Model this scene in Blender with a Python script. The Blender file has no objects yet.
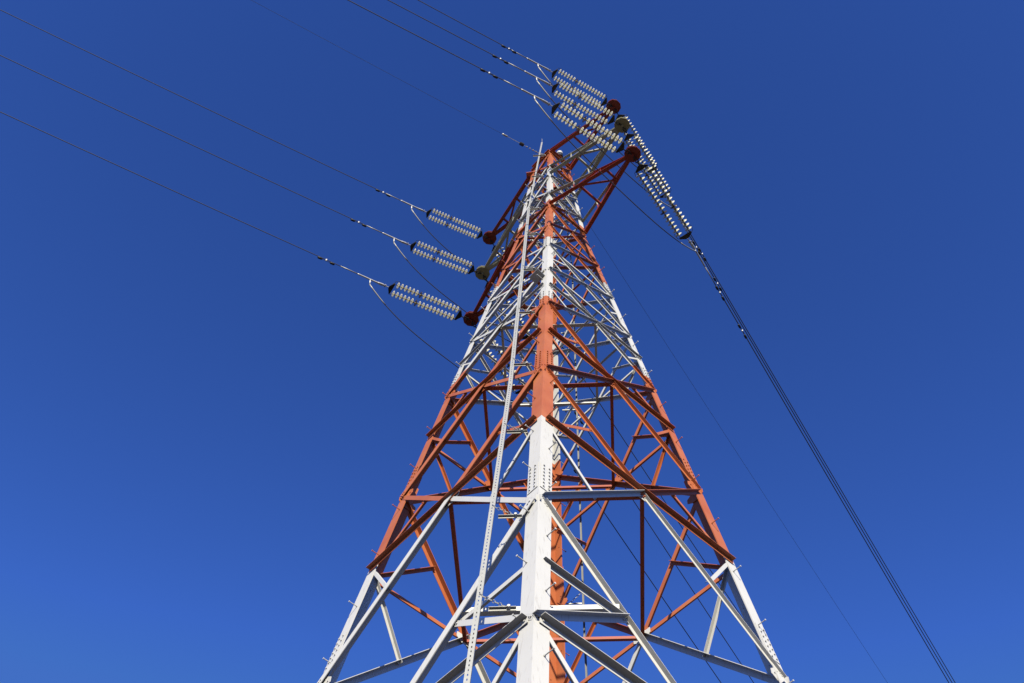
import bpy, math, random
from mathutils import Vector as V
random.seed(7)
S = bpy.context.scene
COL = S.collection
R = math.radians

# ------------------------------------------------------------------ helpers
class MB:
    """collects plain polygons and links them as one mesh object"""
    def __init__(s): s.v, s.f, s.m = [], [], []
    def add(s, vs, fs, mi=0):
        n = len(s.v); s.v += [tuple(v) for v in vs]
        for f in fs: s.f.append(tuple(i + n for i in f)); s.m.append(mi)
    def prism(s, ring0, ring1, mi=0, cap=True):
        n = len(ring0); fs = [(i, (i + 1) % n, n + (i + 1) % n, n + i) for i in range(n)]
        if cap: fs += [tuple(reversed(range(n))), tuple(range(n, 2 * n))]
        s.add(list(ring0) + list(ring1), fs, mi)
    def bar(s, a, b, x, y, x0, x1, y0, y1, mi=0):
        a, b = V(a), V(b)
        q = [x * x0 + y * y0, x * x1 + y * y0, x * x1 + y * y1, x * x0 + y * y1]
        s.prism([a + k for k in q], [b + k for k in q], mi)
    def tube(s, pts, r, n=8, mi=0):
        pts = [V(p) for p in pts]; rings = []
        t0 = (pts[1] - pts[0]).normalized()
        up = V((0, 0, 1)) if abs(t0.z) < .9 else V((1, 0, 0))
        for i, p in enumerate(pts):
            t = (pts[min(i + 1, len(pts) - 1)] - pts[max(i - 1, 0)]).normalized()
            x = t.cross(up).normalized(); y = x.cross(t).normalized(); up = y
            rr = r[i] if isinstance(r, (list, tuple)) else r
            rings.append([p + (x * math.cos(a) + y * math.sin(a)) * rr for a in [2 * math.pi * k / n for k in range(n)]])
        vs = [q for g in rings for q in g]; fs = []
        for i in range(len(rings) - 1):
            for k in range(n):
                fs.append((i * n + k, i * n + (k + 1) % n, (i + 1) * n + (k + 1) % n, (i + 1) * n + k))
        fs += [tuple(reversed(range(n))), tuple(range(len(vs) - n, len(vs)))]
        s.add(vs, fs, mi)
    def plate(s, pts, nrm, t, mi=0):
        nrm = V(nrm).normalized()
        s.prism([V(p) - nrm * t / 2 for p in pts], [V(p) + nrm * t / 2 for p in pts], mi)
    def bolt(s, p, n, r=.018, h=.022, mi=0):
        p, n = V(p), V(n).normalized()
        x = n.orthogonal().normalized(); y = n.cross(x)
        ring = [p + (x * math.cos(a) + y * math.sin(a)) * r for a in [math.pi / 3 * k for k in range(6)]]
        s.prism(ring, [q + n * h for q in ring], mi)
    def build(s, name, mats, parent=None, smooth=False, loc=None):
        me = bpy.data.meshes.new(name)
        me.from_pydata(s.v, [], s.f)
        for m in (mats if isinstance(mats, (list, tuple)) else [mats]): me.materials.append(m)
        me.polygons.foreach_set('material_index', s.m)
        if smooth: me.polygons.foreach_set('use_smooth', [True] * len(s.f))
        me.update()
        o = bpy.data.objects.new(name, me); COL.objects.link(o)
        if parent: o.parent = parent
        if loc is not None: o.location = loc
        return o

def empty(name, loc=(0, 0, 0)):
    o = bpy.data.objects.new(name, None); COL.objects.link(o); o.location = loc; o.empty_display_size = .3
    return o
def tag(o, label=None, cat=None, group=None, kind=None):
    if label: o['label'] = label
    if cat: o['category'] = cat
    if group: o['group'] = group
    if kind: o['kind'] = kind
    return o

# ------------------------------------------------------------------ materials
def new_mat(name):
    m = bpy.data.materials.new(name); m.use_nodes = True
    nt = m.node_tree; b = nt.nodes['Principled BSDF']
    return m, nt, b
def simple(name, col, rough=.5, metal=0., var=.12, scale=6., bump=0.):
    m, nt, b = new_mat(name)
    tc = nt.nodes.new('ShaderNodeTexCoord'); no = nt.nodes.new('ShaderNodeTexNoise')
    no.inputs['Scale'].default_value = scale; no.inputs['Detail'].default_value = 5
    nt.links.new(tc.outputs['Object'], no.inputs['Vector'])
    mx = nt.nodes.new('ShaderNodeMix'); mx.data_type = 'RGBA'
    mx.inputs[6].default_value = [c * (1 - var) for c in col] + [1]
    mx.inputs[7].default_value = [min(1, c * (1 + var)) for c in col] + [1]
    nt.links.new(no.outputs['Fac'], mx.inputs[0]); nt.links.new(mx.outputs[2], b.inputs['Base Color'])
    b.inputs['Roughness'].default_value = rough; b.inputs['Metallic'].default_value = metal
    return m

ZB = [13.3, 24.0, 32.7, 39.3, 44.45, 49.1]          # heights where the paint changes colour
def tower_paint(name='aviation_paint', dz=0., o0=(.52, .10, .028), o1=(.82, .29, .115), w0=(.82, .81, .75), w1=(.92, .91, .86)):
    m, nt, b = new_mat(name); N = nt.nodes; L = nt.links
    geo = N.new('ShaderNodeNewGeometry'); sep = N.new('ShaderNodeSeparateXYZ'); L.new(geo.outputs['Position'], sep.inputs[0])
    nz = N.new('ShaderNodeTexNoise'); nz.inputs['Scale'].default_value = 7; L.new(geo.outputs['Position'], nz.inputs['Vector'])
    wob = N.new('ShaderNodeMath'); wob.operation = 'MULTIPLY_ADD'; wob.inputs[1].default_value = .08
    L.new(nz.outputs['Fac'], wob.inputs[0]); L.new(sep.outputs['Z'], wob.inputs[2])
    mr = N.new('ShaderNodeMath'); mr.operation = 'DIVIDE'; mr.inputs[1].default_value = 60; L.new(wob.outputs[0], mr.inputs[0])
    cr = N.new('ShaderNodeValToRGB'); cr.color_ramp.interpolation = 'CONSTANT'
    el = cr.color_ramp.elements; el[0].position = 0; el[0].color = (0, 0, 0, 1)
    el[1].position = (ZB[0] + .04 + dz) / 60; el[1].color = (1, 1, 1, 1)
    w = 0
    for z in ZB[1:]:
        e = el.new((z + .04 + dz) / 60); e.color = (w, w, w, 1); w = 1 - w
    L.new(mr.outputs[0], cr.inputs[0])
    # weathering: large cloudy fading, fine dirt, vertical rain streaks
    n1 = N.new('ShaderNodeTexNoise'); n1.inputs['Scale'].default_value = 1.3; n1.inputs['Detail'].default_value = 8
    L.new(geo.outputs['Position'], n1.inputs['Vector'])
    mp = N.new('ShaderNodeMapping'); mp.inputs['Scale'].default_value = (22, 22, 1.3); L.new(geo.outputs['Position'], mp.inputs[0])
    n2 = N.new('ShaderNodeTexNoise'); n2.inputs['Scale'].default_value = 1; n2.inputs['Detail'].default_value = 4; L.new(mp.outputs[0], n2.inputs['Vector'])
    def mixc(a, bb, fac):
        x = N.new('ShaderNodeMix'); x.data_type = 'RGBA'
        for s_, q in ((6, a), (7, bb)):
            if isinstance(q, tuple): x.inputs[s_].default_value = (*q, 1)
            else: L.new(q, x.inputs[s_])
        L.new(fac, x.inputs[0]); return x.outputs[2]
    orange = mixc(o0, o1, n1.outputs['Fac'])
    white = mixc(w0, w1, n1.outputs['Fac'])
    base = mixc(orange, white, cr.outputs[0])
    r2 = N.new('ShaderNodeValToRGB'); r2.color_ramp.elements[0].position = .59; r2.color_ramp.elements[1].position = .80
    r2.color_ramp.elements[1].color = (.42, .42, .42, 1)
    L.new(n2.outputs['Fac'], r2.inputs[0])
    base = mixc(base, (.20, .13, .08), r2.outputs[0])
    L.new(base, b.inputs['Base Color']); b.inputs['Roughness'].default_value = .5
    bp = N.new('ShaderNodeBump'); bp.inputs['Strength'].default_value = .12; bp.inputs['Distance'].default_value = .01
    L.new(n2.outputs['Fac'], bp.inputs['Height']); L.new(bp.outputs[0], b.inputs['Normal'])
    return m
PAINT = tower_paint()
PAINT_STRUT = tower_paint('aviation_paint_struts', -.5)
PAINT_TIE = tower_paint('shade_toned_paint_ties', -.5, (.40, .055, .018), (.52, .10, .035))  # same paint, orange darkened to carry the shade on the inner ties
PAINT_ARM = tower_paint('shade_toned_paint_arms', 0., (.30, .035, .014), (.42, .070, .028), (.56, .54, .40), (.72, .70, .56))  # shade of the arm undersides put into the colour: darker red, duller white
PAINT_PLATE = tower_paint('shade_toned_paint_plates', 0., (.20, .018, .010), (.30, .04, .02), (.40, .37, .20), (.50, .47, .28))  # deepest underside shade painted in: maroon for the orange, olive for the white
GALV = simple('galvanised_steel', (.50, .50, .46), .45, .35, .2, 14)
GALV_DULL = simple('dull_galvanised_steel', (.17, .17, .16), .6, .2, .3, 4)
DARKST = simple('dark_forged_steel', (.045, .045, .045), .55, .5, .3, 20)
PORC = simple('cream_glazed_porcelain', (.88, .84, .63), .18, 0, .06, 9)
PORC_DK = simple('brown_glazed_porcelain', (.07, .05, .035), .25, 0, .1, 9)
CAP = simple('yellowed_zinc_cap', (.50, .43, .16), .5, .2, .2, 20)
CLAMP = simple('bright_aluminium_clamp', (.72, .71, .67), .4, .3, .08, 12)
WIRE = simple('weathered_aluminium_strand', (.075, .075, .07), .65, .2, .15, 3)
WIRE_LT = simple('new_aluminium_rod', (.52, .52, .48), .5, .3, .1, 8)
SHIELDW = simple('thin_steel_strand', (.05, .06, .08), .6, .2, .1, 3)
CONC = simple('footing_concrete', (.34, .32, .29), .9, 0, .2, 5)
LENS_W = simple('white_lamp_housing', (.8, .8, .78), .4, 0, .05, 5)

# ------------------------------------------------------------------ tower geometry
ZW, D0, DW, SL = 43.495, 8.528, 1.397, -.0734
ZTOP = 51.35
def dg(z): return D0 + (DW - D0) * z / ZW if z < ZW else DW + (z - ZW) * SL
AX = {'N': V((0, -1, 0)), 'R': V((1, 0, 0)), 'F': V((0, 1, 0)), 'L': V((-1, 0, 0))}
def corner(k, z): return AX[k] * dg(z) + V((0, 0, z))
FACES = {'NR': ('N', 'R', V((1, -1, 0)).normalized()), 'RF': ('R', 'F', V((1, 1, 0)).normalized()),
         'FL': ('F', 'L', V((-1, 1, 0)).normalized()), 'LN': ('L', 'N', V((-1, -1, 0)).normalized())}
def legw(z):
    return .36 if z < 27.8 else (.30 if z < 32.8 else (.26 if z < 39 else (.22 if z < 45 else .19)))

def angle(mb, a, b, n, w, mode='in', lift=0., t=None, t2=None):
    """steel angle: flange w flat on the face, second flange along its upper edge, outward or inward"""
    a, b = V(a), V(b); ax = (b - a).normalized(); n = V(n); n = (n - ax * n.dot(ax)).normalized()
    s = ax.cross(n).normalized()
    if s.z < 0 or (abs(s.z) < 1e-4 and s.x < 0): s = -s
    t = t or max(.010, w * .09); a = a + n * lift; b = b + n * lift
    w2 = t2 or w
    if mode == 'out': mb.bar(a, b, s, n, -w / 2, w / 2 - t, 0, t); mb.bar(a, b, s, n, w / 2 - t, w / 2, 0, w2)
    else: mb.bar(a, b, s, n, -w / 2, w / 2 - t, 0, t); mb.bar(a, b, s, n, w / 2 - t, w / 2, -w2 + t, t)
    for p, q in ((a, 1), (b, -1)):
        for k in (1, 2): mb.bolt(p + ax * q * .07 * k + n * t, n, .02)

tower = empty('lattice_tower')
tag(tower, 'tall red and white steel lattice power pylon seen from below', 'pylon')

def leg_part(k):
    mb = MB(); c = AX[k]; others = {'N': 'LR', 'R': 'NF', 'F': 'RL', 'L': 'FN'}[k]
    e = [(AX[o] - c).normalized() for o in others]
    zs = [-.1, 10.7, 21.2, 27.8, 32.8, 39, ZW, 45, ZTOP]
    for z0, z1 in zip(zs, zs[1:]):
        w = legw((z0 + z1) / 2); t = .03
        for i, d in enumerate(e):
            nn = (d - c * d.dot(c)); n_out = (c - d * c.dot(d)).normalized()   # outward normal of this flange's face
            p0, p1 = corner(k, z0), corner(k, z1)
            s0 = 0 if i == 0 else t * 1.0
            q0 = [p0 + d * s0, p0 + d * w, p0 + d * w - n_out * t, p0 + d * s0 - n_out * t]
            q1 = [p1 + d * s0, p1 + d * w, p1 + d * w - n_out * t, p1 + d * s0 - n_out * t]
            mb.prism(q0, q1)
    leg = mb.build('leg', PAINT, tower)
    # splice plates with their bolts
    for zc in (21.2, 27.8, 32.8, 39.0):
        w = legw(zc - .2)
        for d in e:
            sp = MB()
            n_out = (c - d * c.dot(d)).normalized()
            p0, p1 = corner(k, zc - .55), corner(k, zc + .55)
            ax = (p1 - p0).normalized()
            sp.bar(p0 + d * .03, p1 + d * .03, d, n_out, 0, w - .06, .002, .016)
            for j in range(7):
                for u_ in (.3, .72):
                    sp.bolt(p0 + ax * (.09 + j * .155) + d * (w * u_) + n_out * .016, n_out, .021, .03)
            sp.build('splice_plate', PAINT, leg)
    # step bolts, alternating flanges
    z = 8.7; i = 0
    while z < 50.5:
        sb = MB()
        d = e[i % 2]; n_out = (c - d * c.dot(d)).normalized(); w = legw(z)
        p = corner(k, z) + d * (w * .7)
        sb.tube([p - n_out * .05, p + n_out * .235], .0125, 6)
        sb.bolt(p, n_out, .024, .02); sb.bolt(p + n_out * .235, n_out, .022, .014)
        sb.build('step_bolt', PAINT, leg); z += .93; i += 1
    ft = MB(); g = corner(k, 0); r = .75
    ring = lambda rr, zz: [V((g.x, g.y, zz)) + V((math.cos(a), math.sin(a), 0)) * rr for a in [math.pi / 12 * q for q in range(24)]]
    ft.prism(ring(.8, -.6), ring(.8, .35)); ft.prism(ring(.8, .35), ring(.74, .40))
    ft.build('footing', CONC, leg)
for k in 'NRFL': leg_part(k)

K = [.6, 10.7, 20.17, 27.0, 32.1, 35.5, 38.3, 40.9, 43.6, 45.45, 47.3, 48.95, 50.6]
braces = []     # (size, a, b, n, w, mode, lift)
struts, redund, plan, gus = [], [], [], []
def bw(z): return .19 if z < 20 else (.165 if z < 27 else (.15 if z < 32 else (.125 if z < 36 else (.115 if z < 43 else .11))))
def node(f, side, z, inset=.12):
    a, b, n = FACES[f]; k, o = (a, b) if side == 0 else (b, a)
    return corner(k, z) + (AX[o] - AX[k]).normalized() * inset
MID = {}
SW = [.2, .2, .19, .185, .16, .13]
for f, (ka, kb, n) in FACES.items():
    for i, (z0, z1) in enumerate(zip(K, K[1:])):
        w = bw((z0 + z1) / 2)
        ins = legw(z0) * .35
        A0, A1, B0, B1 = node(f, 0, z0, ins), node(f, 0, z1, ins), node(f, 1, z0, ins), node(f, 1, z1, ins)
        # the diagonal that climbs away from the near leg carries its free flange outwards on one face
        first_near = (ka in 'NF')
        lowA = (A0, B1) if first_near else (B0, A1)      # climbs away from N or F
        hiA = (A1, B0) if first_near else (B1, A0)
        m1 = 'out' if f in ('NR', 'RF') else 'in'
        m2 = 'out' if f in ('NR',) else 'in'
        dz = V((0, 0, .11)) if f == 'NR' and z0 > 10 else V((0, 0, 0))
        braces.append(((z1 - z0), lowA[0] + dz, lowA[1] - dz * 1.3, n, w * {'NR': .68, 'LN': .8}.get(f, .85), m1, .004))
        braces.append(((z1 - z0), hiA[0], hiA[1], n, w * (.55 if i < 3 else .66) if f == 'NR' else (SW[min(i, 5)] if f == 'LN' else w * .9), m2, (.055 if f == 'LN' else .004 + w * .1 + .006) if m1 == 'in' else -.02))
        wa, wb = (A0 - B0).length, (A1 - B1).length
        zc = z0 + (z1 - z0) * wa / (wa + wb)
        cr = (node(f, 0, zc, 0) + node(f, 1, zc, 0)) / 2
        MID[(f, i)] = cr
        if i <= 4:
            gus.append((cr, n, .20 if i < 4 else .13))
            struts.append((node(f, 0, zc, legw(zc) * .3), node(f, 1, zc, legw(zc) * .3), n, w * (1.0 if i < 4 else .8) * (.72 if f == 'LN' else .76), 'out', .03 if m1 == 'in' else .022))
        if 1 <= i <= 5:
            rw = w * (.55 if i > 1 else .6)
            for side in (0, 1):
                nd = node(f, side, zc, legw(zc) * .5)
                for P in ((A0, A1) if side == 0 else (B0, B1)):
                    m = P.lerp(cr, .535 if i == 1 else .5)
                    big = i == 1 and f in ('NR', 'LN') and P is (A1 if f == 'NR' else B1)
                    redund.append((m, nd + (node(f, side, zc, 0) - nd if big else V((0, 0, 0))), n, rw * (1.15 if big else 1), 'out' if big and f == 'NR' else 'in', .0 if big else -.03))
                if i <= 1:
                    for P in ((A0, A1) if side == 0 else (B0, B1)):
                        m = P.lerp(cr, .53)
                        redund.append((m, node(f, side, m.z, legw(m.z) * .5), n, rw * 1.05, 'out' if f in ('NR',) else 'in', -.055))
    for z in (35.5, 38.3, 40.9): struts.append((node(f, 0, z, .05), node(f, 1, z, .05), n, .065, 'in', -.04))
    for z in (43.75, 45.1, 47.45, 48.8, 50.75, 51.2):
        struts.append((node(f, 0, z, .03), node(f, 1, z, .03), n, .09, 'out', .012))
for f, (ka, kb, n) in FACES.items():
    for z in K[2:9]:
        for side in (0, 1):
            ww = legw(z); gus.append((node(f, side, z, ww * .62) - n * .018, n, ww * .52))
# plan bracing: a diamond between the crossing points, and mid-level ties
for i in (1, 2, 3, 4):
    ms = [MID[(f, i)] for f in ('NR', 'RF', 'FL', 'LN')]
    for q in range(4): plan.append((ms[q] - V((0, 0, .12)), ms[(q + 1) % 4] - V((0, 0, .12)), V((0, 0, -1)), bw(ms[q].z) * (.62 if q in (0, 2) else (.55 if q == 1 else .95))))
def lv(f, z, u): return node(f, 0, z, 0).lerp(node(f, 1, z, 0), u)
zz = 18.15
for a, b in ((lv('NR', zz, .27), lv('LN', zz, .73)), (lv('RF', zz, .73), lv('FL', zz, .27)), (lv('RF', zz, .27), lv('NR', zz, .73)), (lv('FL', zz, .73), lv('LN', zz, .27))):
    plan.append((a, b, V((0, 0, -1)), .12))
for z in (43.75, 47.45, 50.75):
    plan.append((corner('N', z) - AX['N'] * .1, corner('F', z) - AX['F'] * .1, V((0, 0, -1)), .09))
    plan.append((corner('L', z) - AX['L'] * .1 - V((0, 0, .03)), corner('R', z) - AX['R'] * .1 - V((0, 0, .03)), V((0, 0, -1)), .09))

braces.sort(key=lambda q: -q[0])
rest = MB()
for j, (sz, a, b, n, w, mode, lift) in enumerate(braces):
    if j < 100: mb = MB(); angle(mb, a, b, n, w, mode, lift); mb.build('diagonal_brace', PAINT, tower)
    else: angle(rest, a, b, n, w, mode, lift)
if rest.v: tag(rest.build('diagonal_brace', PAINT, tower), kind='stuff')
for a, b, n, w, mode, lift in struts: mb = MB(); angle(mb, a, b, n, w, mode, lift); mb.build('horizontal_strut', PAINT_STRUT, tower)
for a, b, n, w, mode, lift in redund: mb = MB(); angle(mb, a, b, n, w, mode, lift); mb.build('secondary_brace', PAINT, tower)
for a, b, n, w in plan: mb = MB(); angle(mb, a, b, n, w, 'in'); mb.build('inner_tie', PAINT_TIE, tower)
for c, n, r in gus:
    mb = MB(); s = n.cross(V((0, 0, 1))).normalized()
    pts = [c + s * r * x + V((0, 0, 1)) * r * y - n * .012 for x, y in ((-1.5, -.4), (-.6, -1), (.6, -1), (1.5, -.4), (1.5, .4), (.6, 1), (-.6, 1), (-1.5, .4))]
    mb.plate(pts, n, .014)
    for x, y in ((-1, 0), (1, 0), (-.5, .5), (.5, .5), (-.5, -.5), (.5, -.5)): mb.bolt(c + s * r * x + V((0, 0, r * y)) - n * .005, n, .02)
    mb.build('gusset_plate', PAINT, tower)

# ------------------------------------------------------------------ cross arms
U = V((1, -1, 0)).normalized()
TIPS = {}
ARMS = [('lower', 43.85, 45.1, (4.61, 43.95), (4.84, 43.49)), ('middle', 47.55, 48.85, (4.32, 47.84), (4.41, 47.07)), ('upper', 50.75, 51.25, (4.01, 50.87), (4.17, 50.32))]
for nm, zl, zu, right, left in ARMS:
    for side, (reach, zt), ks, sg in (('near', right, 'NR', 1), ('far', left, 'LF', -1)):
        T = U * sg * reach + V((0, 0, zt)); TIPS[(nm, side)] = T
        arm = empty('cross_arm'); arm.parent = tower
        dn = V((0, 0, -1)); ends = []
        zl_ = zt + .02
        for k in ks:
            P = corner(k, zl_); ends.append(P)
            q = T + (P - T).normalized() * .1
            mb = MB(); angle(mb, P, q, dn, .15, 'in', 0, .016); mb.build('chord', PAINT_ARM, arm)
            P2 = corner(k, zu if sg > 0 else zt + (zu - zl)); q2 = T + (P2 - T).normalized() * .1 + V((0, 0, .06))
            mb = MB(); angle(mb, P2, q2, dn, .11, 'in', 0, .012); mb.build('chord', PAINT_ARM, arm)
            for u_, u2 in ((.3, .3), (.62, .62), (.3, .62)):
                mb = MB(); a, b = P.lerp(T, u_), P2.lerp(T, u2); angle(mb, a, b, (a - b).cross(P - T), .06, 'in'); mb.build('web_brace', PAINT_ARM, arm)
        mb = MB()
        a, b = ends
        mb2 = []
        for (ua, ub) in ((.36, .36), (.68, .68), (.36, .68)):
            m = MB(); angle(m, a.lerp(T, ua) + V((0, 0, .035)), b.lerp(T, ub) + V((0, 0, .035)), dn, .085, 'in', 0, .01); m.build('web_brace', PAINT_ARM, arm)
        # tip plate: rounded horizontal plate, upper plate and pin
        m = MB(); r = .33
        ring = [T + V((math.cos(x), math.sin(x), 0)) * r for x in [math.pi / 5 * q + .2 for q in range(10)]]
        m.prism([p - V((0, 0, .04)) for p in ring], [p - V((0, 0, .015)) for p in ring])
        m.prism([T + (p - T) * .9 + V((0, 0, .13)) for p in ring], [T + (p - T) * .9 + V((0, 0, .15)) for p in ring])
        m.tube([T - V((0, 0, .14)), T + V((0, 0, .2))], .05, 10)
        for p in ring[::2]: m.bolt(T + (p - T) * .72 - V((0, 0, .04)), dn, .018, .012)
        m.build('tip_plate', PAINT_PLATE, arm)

# ------------------------------------------------------------------ fixtures carried by the tower
def rail(k, off, ws=1.):
    rl = empty('climbing_rail'); rl.parent = tower
    mb = MB(); yv = V((0, 1, 0)); pts = []
    base = AX[k]
    def P(z):
        o = .8 + max(0, 26 - z) * .016 if z < ZW else .8 - (z - ZW) * .045
        return corner(k, z) + off * o
    zs = [1.2, 26, ZW, ZTOP + 1.2]
    for z0, z1 in zip(zs, zs[1:]):
        a, b = P(z0), P(z1); ax = (b - a).normalized()
        side = off.normalized(); nn = ax.cross(side).normalized()
        if nn.dot(base) < 0: nn = -nn
        L = (b - a).length; n = int(L / .12)
        side = side * ws * (.62 if z0 >= ZW else 1)
        # perforated web made of two strips and rungs, two flanges
        if k == 'F':
            mb.bar(a, b, side, nn, -.07, .07, 0, .006); mb.bar(a, b, side, nn, .07, .078, -.055, .006); continue
        mb.bar(a, b, side, nn, -.07, -.014, 0, .006); mb.bar(a, b, side, nn, .014, .07, 0, .006)
        mb.bar(a, b, side, nn, -.078, -.07, -.055, .006); mb.bar(a, b, side, nn, .07, .078, -.055, .006)
        for i in range(n):
            p = a + ax * (i * .12); mb.bar(p, p + ax * .07, side, nn, -.014, .014, .0, .0055)
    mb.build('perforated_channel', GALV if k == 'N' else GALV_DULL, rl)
    tips = MB(); q = P(ZTOP + 1.2); tips.tube([q, q + V((.0, 0, .45))], .012, 6); tips.build('end_rod', GALV, rl)
    for z in (3.4, 6.6, 9.8, 13.0, 16.3, 19.4, 23.2, 27.2, 31.2, 35.4, 39.6, 43.2, 47.4, 50.4):
        m = MB(); a = corner(k, z); b = P(z - .02)
        m.bar(a + off * .30, a + off * .76, V((0, 0, 1)), base.normalized(), -.025, .025, -.012, 0)
        m.bar(a + off * .30, a + off * .76, V((0, 0, 1)), base.normalized(), .018, .025, 0, .045)
        # chain of links from the rail back to the bracket root
        c0 = P(z + .45); c1 = a.lerp(b, .45) + base * .03; n = 9
        for i in range(n):
            p = c0.lerp(c1, i / n); qn = c0.lerp(c1, (i + 1) / n); t = (qn - p).normalized()
            sx = t.orthogonal().normalized() if i % 2 else t.cross(t.orthogonal()).normalized()
            m.tube([p - t * .01, p + t * .02 + sx * .025, qn - t * .02 + sx * .025, qn + t * .01, qn - t * .02 - sx * .025, p + t * .02 - sx * .025, p - t * .01], .008, 5)
        m.tube([a + off * .42, a + off * .42 + base * .09], .028, 8)
        m.build('standoff_bracket', GALV, rl)
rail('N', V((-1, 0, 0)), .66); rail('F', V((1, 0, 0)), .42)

lamp = empty('obstruction_light', (0, 0, 0)); lamp.parent = tower
c = corner('R', ZTOP) + V((-.42, -.30, .55))
m = MB(); m.tube([c - V((0, 0, .55)), c - V((0, 0, .25))], .035, 8); m.tube([c - V((0, 0, .25)), c + V((0, 0, .05))], .16, 14); m.build('lamp_base', DARKST, lamp)
m = MB(); m.tube([c + V((0, 0, .05)), c + V((0, 0, .3)), c + V((0, 0, .42)), c + V((0, 0, .46))], [.15, .14, .09, .03], 16); m.build('lamp_dome', LENS_W, lamp, True)
m = MB(); c = corner('L', ZTOP - .9); m.plate([c + V(q) for q in ((.1, .1, 0), (-.22, .12, 0), (-.22, -.12, 0), (.1, -.15, 0))], (0, 0, 1), .03)
m.build('rest_platform', PAINT, tower)
m = MB(); c = corner('N', 34.9) + V((-.06, .05, 0)); m.plate([c + V(q) for q in ((0, 0, 0), (-.30, .30, 0), (-.52, .05, 0), (-.22, -.25, 0))], (0, 0, 1), .03); m.build('rest_platform', GALV, tower)

# ------------------------------------------------------------------ insulators, conductors
def direction(az, slope): return V((math.cos(az), math.sin(az), -slope)).normalized()
AZL, AZR = R(-147.2), R(60.9)
disc_me = {}
def disc_mesh(mat, key):
    mb = MB(); n = 18
    prof = [(.0, .0), (.032, .0), (.040, .02), (.040, .055), (.055, .066), (.10, .074), (.138, .086), (.140, .093), (.115, .088), (.096, .100), (.084, .086), (.068, .098), (.052, .086), (.03, .090), (.018, .12), (.0, .12)]
    vs, fs, mi = [], [], []
    for r, h in prof:
        for k in range(n): a = 2 * math.pi * k / n; vs.append((r * math.cos(a), r * math.sin(a), h))
    for i in range(len(prof) - 1):
        for k in range(n):
            mb_m = 1 if i < 3 or i >= 13 else 0
            fs.append((i * n + k, i * n + (k + 1) % n, (i + 1) * n + (k + 1) % n, (i + 1) * n + k)); mi.append(mb_m)
    me = bpy.data.meshes.new(key); me.from_pydata(vs, [], fs); me.materials.append(mat); me.materials.append(CAP)
    me.polygons.foreach_set('material_index', mi); me.polygons.foreach_set('use_smooth', [True] * len(fs)); me.update()
    return me
DISC, DISC_DK = disc_mesh(PORC, 'insulator_disc'), disc_mesh(PORC_DK, 'insulator_disc')
NDISC, PITCH = 17, .165
Z3 = V((0, 0, 1))
def assembly(T, az, slope, label, sc=1.):
    """pair of disc strings between an arm tip and the dead-end clamp; returns the clamp end"""
    e = direction(az, slope); side = e.cross(Z3).normalized(); up = side.cross(e).normalized()
    T = T - V((0, 0, .1))
    root = empty('insulator_assembly', T); tag(root, label, 'insulator', 'double insulator strings at the arm tips')
    P = lambda x, y=0, z=0: e * x + side * y + up * z
    h = .21
    m = MB(); m.tube([P(.0), P(.16)], .028, 8); m.tube([P(.16, -.05), P(.30, -.05)], .016, 6); m.tube([P(.16, .05), P(.30, .05)], .016, 6)
    m.tube([P(.16, -.07), P(.16, .07)], .022, 8); m.tube([P(.30, -.07), P(.30, .07)], .022, 8); m.tube([P(.30), P(.44)], .024, 8)
    m.build('shackle', DARKST, root)
    def yoke(x0, x1):
        m = MB(); pts = [P(x0, -.06), P(x0, .06), P(x1, h + .045), P(x1 + (.05 if x1 > x0 else -.05), h + .03), P(x1 + (.05 if x1 > x0 else -.05), -h - .03), P(x1, -h - .045)]
        m.plate(pts, up, .03)
        for y in (-h, h): m.tube([P(x1, y, -.04), P(x1, y, .04)], .03, 8)
        m.build('yoke_plate', DARKST, root)
    yoke(.44, .58)
    xs = .66; xe = xs + NDISC * PITCH
    for y in (-h, h):
        m = MB(); m.tube([P(xs - .08, y), P(xe + .06, y)], .013, 6)
        st = m.build('insulator_string', CAP, root)
        rot = e.to_track_quat('Z', 'Y').to_euler()
        for i in range(NDISC):
            dk = (i == NDISC - 7)
            d = bpy.data.objects.new('insulator_disc', DISC_DK if dk else DISC); COL.objects.link(d)
            d.parent = st; d.location = P(xs + i * PITCH, y); d.rotation_euler = rot
    yoke(xe + .22, xe + .10)
    for x, sg in ((.58, 1), (xe + .1, -1)):
        for y in (-1, 1):
            m = MB(); m.tube([P(x, y * (h + .03), .0), P(x + .03 * sg, y * (h + .10), .06), P(x + .16 * sg, y * (h + .13), .10), P(x + .24 * sg, y * (h + .12), .10)], .0095, 6)
            m.build('arcing_horn', DARKST, root)
    x = xe + .24
    m = MB(); m.tube([P(x), P(x + .18)], .022, 8); m.tube([P(x + .14, -.06), P(x + .14, .06)], .025, 8); m.tube([P(x + .16), P(x + .24), P(x + .42), P(x + .5)], [.035, .055, .05, .03], 10)
    m.build('socket_clevis', CLAMP, root)
    root.scale = (sc, sc, sc)
    return T + P(x + .46) * sc, e, side, up

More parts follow.
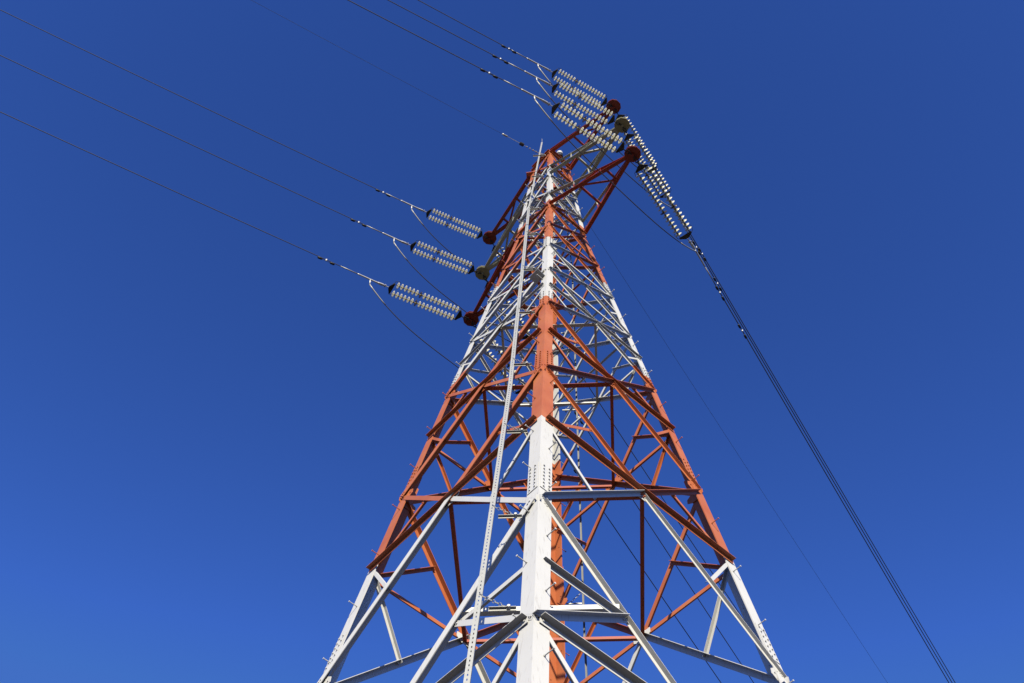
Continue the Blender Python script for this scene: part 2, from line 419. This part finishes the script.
CLEN = .9
def conductor(P0, az, s0, label, group, length=230, term=(CLEN * .35, .40), damp=(2.3,), sag=1 / 1500., rad=.021):
    root = empty('conductor', P0); tag(root, label, 'power line', group)
    hd = V((math.cos(az), math.sin(az), 0)); side = hd.cross(Z3)
    f = lambda x: hd * x + Z3 * (-s0 * x + x * x * sag)
    m = MB(); m.tube([f(x) for x in [CLEN * .6 + (length - CLEN * .6) * (i / 60) ** 1.6 for i in range(61)]], rad, 6); m.build('strand', WIRE, root, True)
    m = MB(); m.tube([f(-.08), f(0), f(.1), f(CLEN - .1), f(CLEN)], [.03, .042, .034, .034, .02], 10); m.build('dead_end_clamp', CLAMP, root, True)
    m = MB(); m.tube([f(CLEN - .02), f(CLEN + .7)], .0235, 8); m.build('armour_rod', WIRE_LT, root, True)
    m = MB(); q = f(term[0]); m.tube([q, q - Z3 * .10, q - Z3 * term[1] - hd * .03], [.03, .028, .026], 8); m.build('jumper_terminal', CLAMP, root, True)
    for x in damp:
        m = MB(); c = f(x); t = (f(x + .1) - f(x)).normalized()
        cl = MB(); cl.tube([c + Z3 * .04, c + Z3 * .02, c - Z3 * .07, c - Z3 * .10], [.02, .042, .038, .02], 8)
        b = c - Z3 * .09; m.tube([b - t * .22, b - t * .1 - Z3 * .01, b + t * .1 - Z3 * .01, b + t * .22], .008, 5)
        for sgn in (-1, 1): m.tube([b + t * sgn * .16, b + t * sgn * .2, b + t * sgn * .33, b + t * sgn * .36], [.025, .048, .048, .025], 8)
        o = m.build('vibration_damper', DARKST, root, True); cl.build('damper_clamp', CLAMP, o, True)
    return P0 + f(term[0]) - Z3 * term[1] - hd * .03

def jumper(A, B, sag, label, bow):
    root = empty('jumper_wire', A); tag(root, label, 'jumper cable', 'slack jumper loops under the arm tips')
    pts = []
    n = 48
    for i in range(n + 1):
        u = i / n; w = 1 - abs(2 * u - 1) ** 3.2
        p = A.lerp(B, u) - Z3 * sag * w + bow * w
        pts.append(p - A)
    m = MB(); m.tube(pts, .019, 8); m.build('strand', WIRE, root, True)
    for s_ in (pts[:6], pts[-6:]):
        m = MB(); m.tube(s_, .027, 8); m.build('sleeve', WIRE_LT, root, True)

# azimuth, slope and size of each string pair, then azimuth of its conductor
AIM = {('lower', 'near'): ((-143.4, .12, 1.01, -147.7), (58.1, .13, 1.08, 61.15)),
       ('lower', 'far'): ((-146.6, .2, 1.02, -147.15), (59.3, .13, 1.05, 60.8)),
       ('middle', 'near'): ((-145.3, .12, .925, -147.65), (59.3, .13, .97, 61.1)),
       ('middle', 'far'): ((-147.6, .2, .944, -147.35), (59.3, .13, .97, 61.35)),
       ('upper', 'near'): ((-145.2, .12, .86, -147.25), (59.3, .13, .92, 61.0)),
       ('upper', 'far'): ((-147.2, .2, .88, -147.4), (59.3, .13, .92, 60.7))}
TIPC = {('lower', 'near'): 'lowest dark red arm on the right', ('middle', 'near'): 'white middle arm on the right', ('upper', 'near'): 'topmost red arm on the right',
        ('lower', 'far'): 'lowest dark red arm on the left', ('middle', 'far'): 'white middle arm on the left', ('upper', 'far'): 'topmost red arm on the left'}
for (nm, side), T in TIPS.items():
    w = TIPC[(nm, side)]
    aL, aR = AIM[(nm, side)]
    PL, eL_, sL, uL = assembly(T, R(aL[0]), aL[1], 'double cream disc string from the %s, reaching up left' % w, aL[2])
    PR, eR_, sR, uR = assembly(T, R(aR[0]), aR[1], 'double cream disc string from the %s, reaching down right' % w, aR[2])
    ja = conductor(PL, R(aL[3]), .10, 'aluminium line with damper from the %s, towards upper left' % w, 'conductors leaving to the upper left', damp=({'lower': 2.2, 'middle': 1.95, 'upper': 1.72}[nm],), rad=.0165)
    jb = conductor(PR, R(aR[3]), .115, 'dark line with dampers from the %s, towards lower right' % w, 'conductors leaving to the lower right', damp=(2.1, 4.0), term=(.05, .18))
    jumper(ja, jb, 1.15, 'slack jumper loop passing beneath the %s' % w, -U * (0.25 if side == 'near' else -.25) * 0)

def shield(az, s0, label, P0, ins):
    root = empty('shield_wire', P0); tag(root, label, 'ground wire', 'thin wires from the tower peak')
    hd = V((math.cos(az), math.sin(az), 0))
    f = lambda x: hd * x + Z3 * (-s0 * x + x * x / 1700)
    m = MB(); m.tube([f(2.2 + 220 * (i / 50) ** 1.6) for i in range(51)], .007, 5); m.build('strand', SHIELDW, root, True)
    m = MB(); m.tube([f(.0), f(.7)], .014, 6); m.tube([f(.95), f(2.25)], .012, 6)
    for i in range(5): m.tube([f(.3 + .16 * i), f(.36 + .16 * i)], .035, 8)
    m.build('end_fitting', GALV, root)
    m = MB(); m.tube([f(1.12), f(1.15), f(1.32), f(1.35)], [.03, .085, .085, .03], 12); m.build('small_insulator', DARKST, root)
    m = MB(); m.tube([f(1.95), f(2.0), f(2.2), f(2.24)], [.02, .045, .045, .02], 8); m.build('vibration_damper', GALV, root)
TOPP = V((-.05, -.1, ZTOP + .35))
shield(R(-147), .06, 'faint thin earth wire from tower top towards upper left', TOPP + V((-.2, -.25, 0)), 1)
shield(R(60.5), .06, 'faint thin earth wire from tower top towards lower right', TOPP + V((.1, .3, 0)), 1)

# ------------------------------------------------------------------ ground
def ground():
    m, nt, b = new_mat('dry_grass'); N = nt.nodes; L = nt.links
    geo = N.new('ShaderNodeNewGeometry'); cols = []
    n1 = N.new('ShaderNodeTexNoise'); n1.inputs['Scale'].default_value = .35; n1.inputs['Detail'].default_value = 10; L.new(geo.outputs['Position'], n1.inputs['Vector'])
    r = N.new('ShaderNodeValToRGB'); r.color_ramp.elements[0].position = .35; r.color_ramp.elements[0].color = (.022, .021, .008, 1)
    r.color_ramp.elements[1].position = .65; r.color_ramp.elements[1].color = (.060, .047, .020, 1)
    L.new(n1.outputs['Fac'], r.inputs[0]); L.new(r.outputs[0], b.inputs['Base Color']); b.inputs['Roughness'].default_value = .95
    mb = MB(); n = 60; rad = 4000
    ring = [(math.cos(2 * math.pi * k / n) * rad, math.sin(2 * math.pi * k / n) * rad, 0) for k in range(n)]
    mb.add(ring, [tuple(range(n))]); tag(mb.build('ground', m), kind='structure')
ground()

# ------------------------------------------------------------------ light, sky, camera
SUN_EL, SUN_AZ = R(29), R(-90 + 5)     # azimuth measured from +X, counter-clockwise
sd = V((math.cos(SUN_AZ) * math.cos(SUN_EL), math.sin(SUN_AZ) * math.cos(SUN_EL), math.sin(SUN_EL)))
sl = bpy.data.lights.new('sun', 'SUN'); sl.energy = 5.0; sl.angle = R(.5); sl.color = (1, .925, .75)
so = bpy.data.objects.new('sun', sl); COL.objects.link(so); so.rotation_euler = (sd).to_track_quat('Z', 'Y').to_euler()
w = bpy.data.worlds.new('World'); S.world = w; w.use_nodes = True; nt = w.node_tree
bg = nt.nodes['Background']; sky = nt.nodes.new('ShaderNodeTexSky'); sky.sky_type = 'NISHITA'; sky.sun_disc = False
sky.sun_elevation = SUN_EL; sky.sun_rotation = math.pi / 2 - SUN_AZ; sky.altitude = 600; sky.air_density = 1.0; sky.dust_density = .2; sky.ozone_density = 3.0
GAM = nt.nodes.new('ShaderNodeMix'); GAM.data_type = 'RGBA'; GAM.blend_type = 'MULTIPLY'; GAM.inputs[0].default_value = 1
GAM.inputs[7].default_value = (1.17, 1.02, 1.0, 1)
GM = nt.nodes.new('ShaderNodeGamma'); GM.inputs[1].default_value = 2.1; nt.links.new(sky.outputs[0], GM.inputs[0])
CL = nt.nodes.new('ShaderNodeMix'); CL.data_type = 'RGBA'; CL.blend_type = 'DARKEN'; CL.inputs[0].default_value = 1
CL.inputs[7].default_value = (.46, 1.55, 5.5, 1); nt.links.new(GM.outputs[0], CL.inputs[6])
nt.links.new(CL.outputs[2], GAM.inputs[6]); nt.links.new(GAM.outputs[2], bg.inputs[0]); bg.inputs[1].default_value = .10
cam = bpy.data.cameras.new('camera'); co = bpy.data.objects.new('camera', cam); COL.objects.link(co); S.camera = co
cam.sensor_width = 36; cam.lens = 1165.585 * 36 / 1024; cam.clip_end = 12000; cam.clip_start = .1
from mathutils import Matrix
pit, yaw, rol = 1.0478066, -.1107053, .0608766
fw = V((math.sin(yaw) * math.cos(pit), math.cos(yaw) * math.cos(pit), math.sin(pit)))
rt = V((math.cos(yaw), -math.sin(yaw), 0)); up = rt.cross(fw)
r2 = rt * math.cos(rol) + up * math.sin(rol); u2 = -rt * math.sin(rol) + up * math.cos(rol)
M = Matrix((r2, u2, -fw)).transposed().to_4x4(); M.translation = V((.867, -19.449, 1.6)); co.matrix_world = M
S.render.engine = 'CYCLES'; S.cycles.max_bounces = 6; S.cycles.diffuse_bounces = 1; S.cycles.sample_clamp_indirect = .09
S.view_settings.view_transform = 'Standard'; S.view_settings.look = 'None'; S.view_settings.exposure = 0; S.view_settings.gamma = 1
